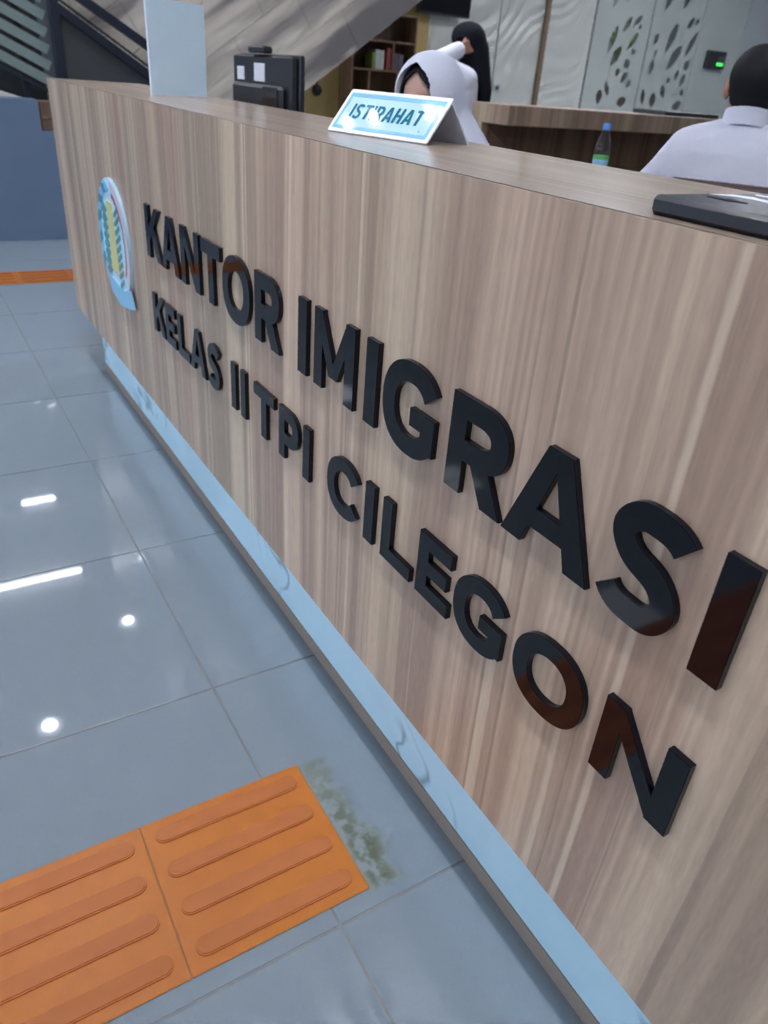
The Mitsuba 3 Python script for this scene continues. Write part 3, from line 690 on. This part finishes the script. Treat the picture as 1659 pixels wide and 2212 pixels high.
# ------------------------------------------------------------------ staircase on the left
st = thing('staircase', 'staircase in streaked brown marble with dark steel railing and pale green slats', 'staircase')
slope = math.atan(0.68)
ca, sa = math.cos(slope), math.sin(slope)
ya, za = 2.548, 1.022
region = Polygon([(1.045, 0.0), (ya + (2.98 - za) / 0.68, 2.98), (0.62, 2.98), (0.62, 0.0)])
obj('flight_body', extrude(region.buffer(-0.002), 0.9, 'x', -4.125), 'dark_grey', st)
for i in range(-6, 9):
    for j in range(0, 12):
        off = 0.31 if j % 2 else 0.0
        q = sbox(i * 0.62 + off + 0.0015, j * 0.31 + 0.0015, (i + 1) * 0.62 + off - 0.0015, (j + 1) * 0.31 - 0.0015)
        q = affinity.affine_transform(q, [ca, -sa, sa, ca, ya, za]).intersection(region)
        if q.area > 4e-3:
            obj('marble_slab', extrude(q, 0.024, 'x', -3.2245), 'marble_brown', st)
obj('side_panel', extrude(Polygon([(0.64, 0.0), (0.64, 1.395), (1.60, 0.80), (1.60, 0.0)]), 0.03, 'x', -3.06), 'dark_grey', st, label='dark grey panel under the stair rail')
obj('landing_panel', extrude(Polygon([(-1.3, 0.0), (-1.3, 1.55), (0.56, 1.50), (0.56, 0.0)]), 0.03, 'x', -3.5), 'dark_grey', st, label='dark grey panel behind the slats')
obj('landing_edge', extrude(Polygon([(-1.3, 1.20), (0.05, 0.955), (0.32, 0.885), (0.32, 0.86), (0.05, 0.90), (-1.3, 1.10)]), 0.06, 'x', -3.06), 'relief_white', st, label='beige stair edge above the blue cabinet')
sr = obj('railing', cat(cbx(-3.03, -2.98, 0.565, 0.63, 0.0, 1.75, 0.004), cbx(-3.12, -3.08, 0.345, 0.395, 0.80, 1.75, 0.004), cbx(-3.03, -2.98, 1.20, 1.25, 0.0, 1.09, 0.004)), 'steel_navy', st, label='dark steel railing posts')
def rail(y0, z0, y1, z1, w, d=0.045, x=-3.0, m='steel_navy', n='rail'):
    obj(n, bar((x, y0, z0), (x, y1, z1), d, w), m, sr, label='pale green slat' if n == 'slat' else None)
rail(0.60, 1.445, 1.40, 0.955, 0.055)
rail(0.60, 1.50, 1.40, 1.01, 0.012)
rail(0.60, 1.60, 1.60, 1.035, 0.060)
for k_ in range(7):
    z = 0.985 + 0.098 * k_
    rail(-1.0, z + 0.72, 0.535, z, 0.060, 0.012, -3.035, 'slat_green', 'slat')
rail(-1.0, 1.63, 0.56, 0.905, 0.022)

bc = thing('blue_cabinet', 'grey blue low cabinet standing past the far end of the reception counter', 'cabinet')
obj('body', extrude(Polygon([(-1.5, 0.0), (1.1, 0.0), (1.1, 0.706), (0.371, 0.706), (0.371, 0.887), (-1.5, 0.887)]), 0.26, 'x', -2.96), 'blue_box', bc)
bo = thing('wooden_box', 'small dark brown wooden box on the lower blue cabinet behind the counter corner', 'box')
obj('body', cbx(-2.93, -2.712, 0.378, 0.60, 0.7065, 0.880, 0.003), 'wood_dark', bo)
obj('strip', bx(-2.7125, -2.705, 0.380, 0.598, 0.778, 0.795), 'wood_orange', bo)

# ------------------------------------------------------------------ people
def sph(p, r, n=20, s=(1, 1, 1)):
    return m3.Manifold.sphere(r, n).scale(list(s)).translate([float(c) for c in p])
def bone(a, b, n=20):
    return m3.Manifold.batch_hull([sph(a[0], a[1], n), sph(b[0], b[1], n)])
def finish(m, length=0.016, it=12):
    t = man2tri(m.refine_to_length(length))
    t.merge_vertices()
    trimesh.smoothing.filter_taubin(t, lamb=0.5, nu=0.53, iterations=it)
    return t
def hand(wr, d, pn, side):
    """palm, four fingers and a thumb; wr wrist, d finger direction, pn palm normal, side +1/-1 thumb side"""
    d = np.asarray(d, float); d /= np.linalg.norm(d)
    pn = np.asarray(pn, float); pn = pn - d * (pn @ d); pn /= np.linalg.norm(pn)
    s = np.cross(d, pn) * side
    w = np.asarray(wr, float)
    ms = [m3.Manifold.batch_hull([sph(w + s * o + d * q, r, 12) for o, q, r in ((-0.02, 0.015, .014), (0.02, 0.015, .014), (-0.03, 0.085, .012), (0.032, 0.085, .012))])]
    for o, L in ((0.033, 0.066), (0.011, 0.075), (-0.011, 0.070), (-0.031, 0.055)):
        a = w + s * o + d * 0.082; b = a + d * L * 0.5 + pn * 0.012; c = b + d * L * 0.4 + pn * 0.028
        ms += [bone((a, .0095), (b, .0088), 10), bone((b, .0088), (c, .0078), 10)]
    a = w + s * 0.022 + d * 0.03; b = a + s * 0.032 + d * 0.03 + pn * 0.012; c = b + s * 0.010 + d * 0.032 + pn * 0.012
    ms += [bone((a, .013), (b, .0105), 10), bone((b, .0105), (c, .009), 10)]
    return ms
def head(c, tilt=0.0, s=1.0, ears=True):
    """skin head solids around centre c (facing +y), tilted down by tilt"""
    def q(x, y, z):
        y, z = y * math.cos(tilt) + z * math.sin(tilt), -y * math.sin(tilt) + z * math.cos(tilt)
        return np.array(c) + s * np.array([x, y, z])
    ms = [sph(q(0, -0.008, 0.03), 0.088 * s, 28, (0.86, 1.05, 0.95)),
          m3.Manifold.batch_hull([sph(q(0, 0.02, 0.0), 0.066 * s), sph(q(0, 0.062, -0.095), 0.020 * s, 14), sph(q(-0.045, 0.0, -0.055), 0.022 * s, 14), sph(q(0.045, 0.0, -0.055), 0.022 * s, 14), sph(q(0, 0.062, 0.03), 0.032 * s, 16)]),
          m3.Manifold.batch_hull([sph(q(0, 0.088, 0.008), 0.008 * s, 10), sph(q(0, 0.108, -0.026), 0.011 * s, 12), sph(q(-0.013, 0.090, -0.032), 0.008 * s, 10), sph(q(0.013, 0.090, -0.032), 0.008 * s, 10)]),
          m3.Manifold.batch_hull([sph(q(-0.036, 0.077, 0.026), 0.008 * s, 10), sph(q(0.036, 0.077, 0.026), 0.008 * s, 10)])]
    for e in (-1, 1) if ears else ():
        ms.append(sph(q(e * 0.083, -0.014, -0.008), 0.030 * s, 14, (0.42, 0.72, 1.15)))
    return ms, q

class Person:
    def __init__(self, label, loc, rot):
        self.key = thing('person', label, 'person')
        self.M = T().translate(list(loc)).rotate([0, 0, 1], rot)
    def add(self, name, mesh, m, smooth=True, parent=None, label=None):
        return obj(name, mesh, m, parent or self.key, smooth, label=label, to_world=self.M)
    def face(self, q, body, s=1.0):
        for e in (-1, 1):
            ek = self.add('eye', trimesh.creation.icosphere(2, 0.0105 * s).apply_translation(q(e * 0.031, 0.071, 0.008)), 'eye_white', True, body)
        for e in (-1, 1):
            self.add('iris', trimesh.creation.icosphere(2, 0.0058 * s).apply_translation(q(e * 0.031, 0.0775, 0.007)), 'black_glossy', True, body)
        for e in (-1, 1):
            self.add('eyebrow', man2tri(m3.Manifold.batch_hull([sph(q(e * 0.016, 0.086, 0.030), .0035, 8), sph(q(e * 0.034, 0.081, 0.034), .0035, 8)]) + m3.Manifold.batch_hull([sph(q(e * 0.034, 0.081, 0.034), .0035, 8), sph(q(e * 0.05, 0.069, 0.028), .0025, 8)])), 'hair_black', True, body)
        self.add('mouth', man2tri(m3.Manifold.batch_hull([sph(q(-0.022, 0.078, -0.060), .004, 8), sph(q(0, 0.086, -0.058), .0055, 8), sph(q(0.022, 0.078, -0.060), .004, 8)])), 'lip', True, body)

def union(ms):
    return m3.Manifold.batch_boolean(ms, m3.OpType.Add)

V = lambda *a: np.array(a, float)
def legs_seated(inf=0.0):
    out = []
    for e in (-1, 1):
        hp, kn, an, toe = V(e * .09, 0.02, .53), V(e * .12, .43, .54), V(e * .12, .42, .10), V(e * .13, .55, .045)
        out += [bone((hp, .085 + inf), (kn, .062 + inf)), bone((kn, .060 + inf), (an, .042 + inf))]
        if not inf:
            out += [bone((an, .04), (V(e * .12, .40, .05), .04)), bone((V(e * .12, .42, .045), .042), (toe, .032))]
    return out

# the man at the right, seen from behind
man = Person('person seen from behind, short black hair, white uniform shirt, seated at the staff desk', (1.632, 1.795, 0.0), 35.6)
hd, q = head((0, 0.055, 1.235), 0.12, 0.94)
def man_top(inf):
    ms = [m3.Manifold.batch_hull([sph((-.10, 0, .53), .10 + inf), sph((.10, 0, .53), .10 + inf), sph((-.11, 0.0, .78), .095 + inf), sph((.11, 0.0, .78), .095 + inf)]),
          m3.Manifold.batch_hull([sph((-.11, 0, .78), .095 + inf), sph((.11, 0, .78), .095 + inf), sph((-.135, .015, 1.02), .075 + inf), sph((.135, .015, 1.02), .075 + inf), sph((0, .02, 1.085), .05 + inf)])]
    for e in (-1, 1):
        s, el, wr = V(e * .150, .015, 1.035), V(e * .285, .085, .865), V(e * .13, .385, .875)
        ms += [m3.Manifold.batch_hull([sph((e * .06, .02, 1.075), .05 + inf), sph(s, .060 + inf)]), bone((s, .060 + inf), (el, .045 + inf)), bone((el, .044 + inf), (wr if not inf else el + (wr - el) * 0.9, .030 + inf))]
    return ms
nk = [bone((V(0, .03, 1.07), .058), (V(0, .045, 1.19), .054))]
hands = []
for e in (-1, 1):
    hands += hand(V(e * .13, .385, .875), V(-e * .25, 1, -.18), V(0, 0, -1), -e)
mb = man.add('body', finish(union(hd + nk + man_top(0) + legs_seated() + hands), 0.012, 8), 'skin_tan')
man.face(q, mb, 0.94)
def wrinkle(t, amp, seed):
    n = t.vertex_normals
    p = t.vertices
    import meshkit
    w = meshkit.fbm(p * [7, 7, 4] + [0, 0, 0], 3, seed) - 0.5
    fold = np.sin(p[:, 2] * 34 + 9 * meshkit.noise(p * 5, seed) + p[:, 0] * 26 * np.sign(p[:, 0]))
    lowm = np.clip((1.02 - p[:, 2]) / 0.12, 0, 1)
    t.vertices = p + n * (amp * 2.2 * w + amp * 0.8 * fold * lowm)[:, None]
    return t
shirt = union(man_top(0.018)).trim_by_plane([0, 0, 1], 0.50)
ms_ = man.add('shirt', wrinkle(finish(shirt, 0.013, 14), 0.0095, 5), 'cloth_white', label='white uniform shirt')
trs = union(legs_seated(0.015) + [m3.Manifold.batch_hull([sph((-.10, 0, .53), .115), sph((.10, 0, .53), .115)])])
man.add('trousers', finish(trs, 0.02, 8), 'cloth_navy', label='dark trousers')
for e in (-1, 1):
    an, toe = V(e * .12, .40, .05), V(e * .13, .56, .045)
    man.add('shoe', finish(m3.Manifold.batch_hull([sph(an, .05), sph(toe, .042), sph((e * .12, .37, .05), .05), sph((e * .12, .40, .09), .046)]).trim_by_plane([0, 0, 1], 0.001), 0.02, 4), 'black_satin')
col = lathe([(0.066, 0.0), (0.074, 0.0), (0.069, 0.052), (0.062, 0.052)], 36)
col.apply_scale([1.0, 1.06, 1.0]); col.apply_transform(trimesh.transformations.rotation_matrix(-0.22, [1, 0, 0])); col.apply_translation([0, 0.035, 1.118])
man.add('collar', col, 'cloth_white', 40, ms_)
for e in (-1, 1):
    ep = cbx(-.022, .022, -.05, .05, 0, .006, .002); ep.apply_transform(trimesh.transformations.rotation_matrix(math.pi / 2, [0, 0, 1]))
    ep.apply_transform(trimesh.transformations.rotation_matrix(e * 0.38, [0, 1, 0])); ep.apply_translation([e * .125, .015, 1.110])
    man.add('epaulette', ep, 'cloth_grey', False, ms_, label='grey shoulder strap')
lan = trimesh.creation.torus(0.075, 0.004, 40, 8); lan.apply_transform(trimesh.transformations.rotation_matrix(-0.75, [1, 0, 0])); lan.apply_translation([0, 0.062, 1.115])
man.add('lanyard', lan, 'lanyard_yellow', True, label='yellow neck strap')
hc = np.array([0, 0.048, 1.262])
hair = sph(hc, 0.0945, 40, (0.88, 1.06, 0.98)) + sph(hc + [0, -0.014, -0.04], 0.070, 32, (1.0, 0.95, 1.0))
hair = hair.trim_by_plane([0, -0.45, 1.0], float(np.dot([0, -0.45, 1.0], [0, 0.0, 1.175]) / math.hypot(0.45, 1)))
face_cut = m3.Manifold.batch_hull([sph((0, 0.16, 1.20), 0.082), sph((0, 0.15, 1.27), 0.060), sph((0, 0.10, 1.13), 0.06)])
man.add('hair', finish(hair - face_cut, 0.008, 4), 'hair_black', label='short black hair')
# his chair
def office_chair(loc, rot, label, m, z_top):
    c = thing('office_chair', label, 'chair')
    M = T().translate(list(loc)).rotate([0, 0, 1], rot)
    A_ = lambda n, mesh, mm, s=False: obj(n, mesh, mm, c, s, to_world=M)
    A_('seat', cbx(-.24, .24, -.20, .27, .345, .410, .02), m)
    bkm = [cbx(-.21, .21, -.285, -.235, .50, z_top - 0.06, .02)]
    A_('backrest', man2tri(m3.Manifold.batch_hull([sph((x, -.22, z), .025, 14) for x, z in ((-.18, .52), (.18, .52), (-.21, z_top - .12), (.21, z_top - .12), (-.13, z_top - .03), (.13, z_top - .03))])), m, 30)
    A_('back_bar', bar((0, -.12, .33), (0, -.25, .56), .05, .015, (1, 0, 0)), 'black_plastic')
    A_('column', tube((0, 0, .09), (0, 0, .345), .028, 16), 'chrome', 30)
    for k_ in range(5):
        a = 2 * math.pi * k_ / 5
        A_('foot', bar((0, 0, .085), (.28 * math.cos(a), .28 * math.sin(a), .075), .04, .025), 'black_plastic')
        w = trimesh.creation.cylinder(0.026, 0.035, 16); w.apply_transform(trimesh.transformations.rotation_matrix(math.pi / 2, [1, 0, 0])); w.apply_transform(trimesh.transformations.rotation_matrix(a, [0, 0, 1])); w.apply_translation([.28 * math.cos(a), .28 * math.sin(a), .0265])
        A_('caster', w, 'black_plastic', 30)
mat('chair_brown', [0.055, 0.03, 0.026], 0.45)
office_chair((1.62, 1.775, 0), 35.6, 'dark brown office chair under the person in the white uniform shirt', 'chair_brown', 0.985)
# the desk in front of him (turned with him)
DM = T().translate([1.62, 1.775, 0.0]).rotate([0, 0, 1], 35.6)
sd = thing('staff_desk', 'dark wooden staff desk in front of the seated person, carrying the water bottle', 'desk')
obj('top', cbx(-0.92, 0.62, 0.30, 1.0, 0.785, 0.82, 0.003), 'wood_dark', sd, to_world=DM)
for x in (-0.90, 0.57):
    for y in (0.33, 0.94):
        obj('leg', bx(x, x + 0.03, y, y + 0.03, 0, 0.785), 'steel_navy', sd, to_world=DM)

# woman in the white headscarf at the reception counter
wo = Person('person in a white headscarf with lowered face, seated behind the tent sign', (1.178, 1.030, 0.0), 202.0)
hd, q = head((0, 0.20, 1.122), 0.28, 0.96, False)
def wo_top(inf):
    ms = [m3.Manifold.batch_hull([sph((-.09, 0, .53), .10 + inf), sph((.09, 0, .53), .10 + inf), sph((-.08, .05, .76), .085 + inf), sph((.08, .05, .76), .085 + inf)]),
          m3.Manifold.batch_hull([sph((-.08, .05, .76), .085 + inf), sph((.08, .05, .76), .085 + inf), sph((-.11, .11, .94), .062 + inf), sph((.11, .11, .94), .062 + inf), sph((0, .14, .99), .05 + inf)])]
    for e in (-1, 1):
        s, el, wr = V(e * .155, .11, .945), V(e * .225, .17, .835), V(e * .09, .36, .825)
        ms += [bone((s, .052 + inf), (el, .040 + inf)), bone((el, .038 + inf), (wr if not inf else el + (wr - el) * 0.9, .027 + inf))]
    return ms
nk = [bone((V(0, .13, .97), .05), (V(0, .18, 1.09), .048))]
hands = []
for e in (-1, 1):
    hands += hand(V(e * .09, .36, .825), V(-e * .3, 1, -.25), V(0, 0, -1), -e)
bk_ = wo.add('body', finish(union(hd + nk + wo_top(0) + legs_seated() + hands), 0.012, 6), 'skin_light')
wo.face(q, bk_, 0.96)
wo.add('shirt', finish(union(wo_top(0.016)).trim_by_plane([0, 0, 1], 0.48), 0.018, 8), 'cloth_white', label='white uniform shirt')
wo.add('trousers', finish(union(legs_seated(0.02) + [m3.Manifold.batch_hull([sph((-.09, 0, .53), .118), sph((.09, 0, .53), .118)])]), 0.02, 6), 'cloth_navy', label='dark trousers')
for e in (-1, 1):
    wo.add('shoe', finish(m3.Manifold.batch_hull([sph((e * .12, .39, .05), .05), sph((e * .13, .56, .045), .040), sph((e * .12, .40, .09), .046)]).trim_by_plane([0, 0, 1], 0.001), 0.02, 4), 'black_satin')
def opening(w, top, bottom, fwd, y0=0.03):
    return m3.Manifold.batch_hull([sph(q(0, y, z), r, 20) for y in (y0, fwd) for z, r in ((top, w * 0.22), (top - 0.05, w * 0.82), (-0.02, w), (bottom, w * 0.72))])
under = sph(q(0, -0.004, 0.028), 0.0915, 36, (0.88, 1.06, 0.98)) - opening(0.064, 0.088, -0.11, 0.2)
wo.add('underscarf', finish(under, 0.008, 3), 'cloth_black', label='black inner cap')
skull = m3.Manifold.batch_hull([sph(q(0, -0.008, 0.030), 0.108, 40, (0.91, 1.05, 0.99)), sph(q(0, -0.05, -0.03), 0.084, 28), sph(q(0, 0.028, 0.02), 0.090, 32, (0.94, 1, 1)), sph(q(0, 0.03, -0.08), 0.074, 28)])
drape = m3.Manifold.batch_hull([sph(q(0, 0.02, -0.07), 0.074, 28), sph(q(0, -0.05, -0.03), 0.078, 28), sph((-.13, .12, .95), .078, 24), sph((.13, .12, .95), .078, 24), sph((0, .20, .90), .085, 24), sph((0, .03, .93), .085, 24)])
lower = m3.Manifold.batch_hull([sph((-.13, .12, .95), .078, 24), sph((.13, .12, .95), .078, 24), sph((0, .20, .90), .085, 24), sph((0, .03, .93), .085, 24), sph((-.15, .10, .80), .085, 24), sph((.15, .10, .80), .085, 24), sph((0, .17, .74), .085, 24), sph((0, .02, .78), .09, 24)])
hj = (skull + drape + lower) - opening(0.072, 0.108, -0.105, 0.24, 0.015)
hjm = finish(hj, 0.009, 8)
import meshkit
pv = hjm.vertices
ang = np.arctan2(pv[:, 0], pv[:, 1] - 0.14)
low_ = np.clip((1.10 - pv[:, 2]) / 0.18, 0, 1)
hjm.vertices = pv + hjm.vertex_normals * ((np.sin(ang * 11 + 5 * meshkit.noise(pv * 6, 3)) * 0.009 * low_) + 0.006 * (meshkit.fbm(pv * 9, 3, 8) - 0.5))[:, None]
wo.add('headscarf', hjm, 'cloth_hijab', label='draped white headscarf')
office_chair((1.178, 1.030, 0), 202.0, 'black office chair under the person in the white headscarf', 'black_plastic', 0.86)

# standing person with the long black headscarf
f_ = V(-0.56, -0.83)
ws_ = Person('person standing with a long black headscarf and white shirt, arm raised to the head', (-1.222, 2.77, 0.0), math.degrees(math.atan2(-f_[0], f_[1])))
hd, q = head((0, 0.02, 1.385), 0.1, 0.97, False)
def st_top(inf):
    ms = [m3.Manifold.batch_hull([sph((-.09, 0, .84), .10 + inf), sph((.09, 0, .84), .10 + inf), sph((-.075, 0, 1.0), .08 + inf), sph((.075, 0, 1.0), .08 + inf)]),
          m3.Manifold.batch_hull([sph((-.075, 0, 1.0), .08 + inf), sph((.075, 0, 1.0), .08 + inf), sph((-.115, 0, 1.17), .062 + inf), sph((.115, 0, 1.17), .062 + inf), sph((0, 0, 1.24), .048 + inf)])]
    s, el, wr = V(-.150, 0.0, 1.205), V(-.185, .20, 1.285), V(-.120, .055, 1.37)
    ms += [bone((s, .054 + inf), (el, .043 + inf)), bone((el, .043 + inf), (wr if not inf else el + (wr - el) * .88, .030 + inf))]
    s, el, wr = V(.165, 0.0, 1.205), V(.21, -.02, .96), V(.19, .10, .76)
    ms += [bone((s, .054 + inf), (el, .041 + inf)), bone((el, .039 + inf), (wr if not inf else el + (wr - el) * .9, .028 + inf))]
    return ms
lg = []
for e in (-1, 1):
    lg += [bone((V(e * .09, 0, .83), .09), (V(e * .09, .01, .46), .058)), bone((V(e * .09, .01, .46), .055), (V(e * .09, -.01, .09), .038)), bone((V(e * .09, -.02, .045), .04), (V(e * .10, .12, .04), .03))]
hs = hand(V(-.120, .055, 1.37), V(.40, -.7, .25), V(1, 0.2, 0), 1) + hand(V(.19, .10, .76), V(0, .25, -1), V(-1, 0, 0), 1)
b_ = ws_.add('body', finish(union(hd + [bone((V(0, 0, 1.22), .05), (V(0, .01, 1.33), .048))] + st_top(0) + lg + hs), 0.012, 6), 'skin_tan')
ws_.face(q, b_, 0.97)
ws_.add('shirt', finish(union(st_top(0.018)).trim_by_plane([0, 0, 1], 0.76), 0.018, 10), 'cloth_white', label='white uniform shirt')
sk = m3.Manifold.batch_hull([sph((-.09, 0, .84), .108, 28), sph((.09, 0, .84), .108, 28), sph((-.13, 0, .14), .09, 28), sph((.13, 0, .14), .09, 28)]).trim_by_plane([0, 0, 1], 0.09).trim_by_plane([0, 0, -1], -0.90)
ws_.add('skirt', finish(sk, 0.03, 6), 'cloth_navy', label='long dark skirt')
for e in (-1, 1):
    ws_.add('shoe', finish(m3.Manifold.batch_hull([sph((e * .09, -.02, .05), .05), sph((e * .10, .13, .042), .038)]).trim_by_plane([0, 0, 1], 0.001), 0.02, 4), 'black_satin')
skull = m3.Manifold.batch_hull([sph(q(0, -0.012, 0.030), 0.112, 36, (0.92, 1.06, 0.99)), sph(q(0, -0.06, -0.02), 0.085, 24), sph(q(0, 0.02, -0.05), 0.085, 24)])
back = m3.Manifold.batch_hull([sph(q(0, -0.06, -0.02), 0.09, 24), sph((-.06, -.135, 1.15), .04, 20), sph((.08, -.13, 1.15), .04, 20), sph((0, -.06, 1.27), .062, 20)])
back2 = m3.Manifold.batch_hull([sph((-.06, -.135, 1.15), .04, 20), sph((.08, -.13, 1.15), .04, 20), sph((-.05, -.145, .98), .03, 16), sph((.08, -.14, .98), .03, 16)])
opn = m3.Manifold.batch_hull([sph(q(0, y, z), r, 16) for y in (0.035, 0.22) for z, r in ((0.07, .03), (0.0, .064), (-0.10, .05))]) + sph((-.11, .07, 1.39), .05, 16)
ws_.add('headscarf', finish((skull + back + back2) - opn, 0.011, 6), 'cloth_black', label='long black headscarf')
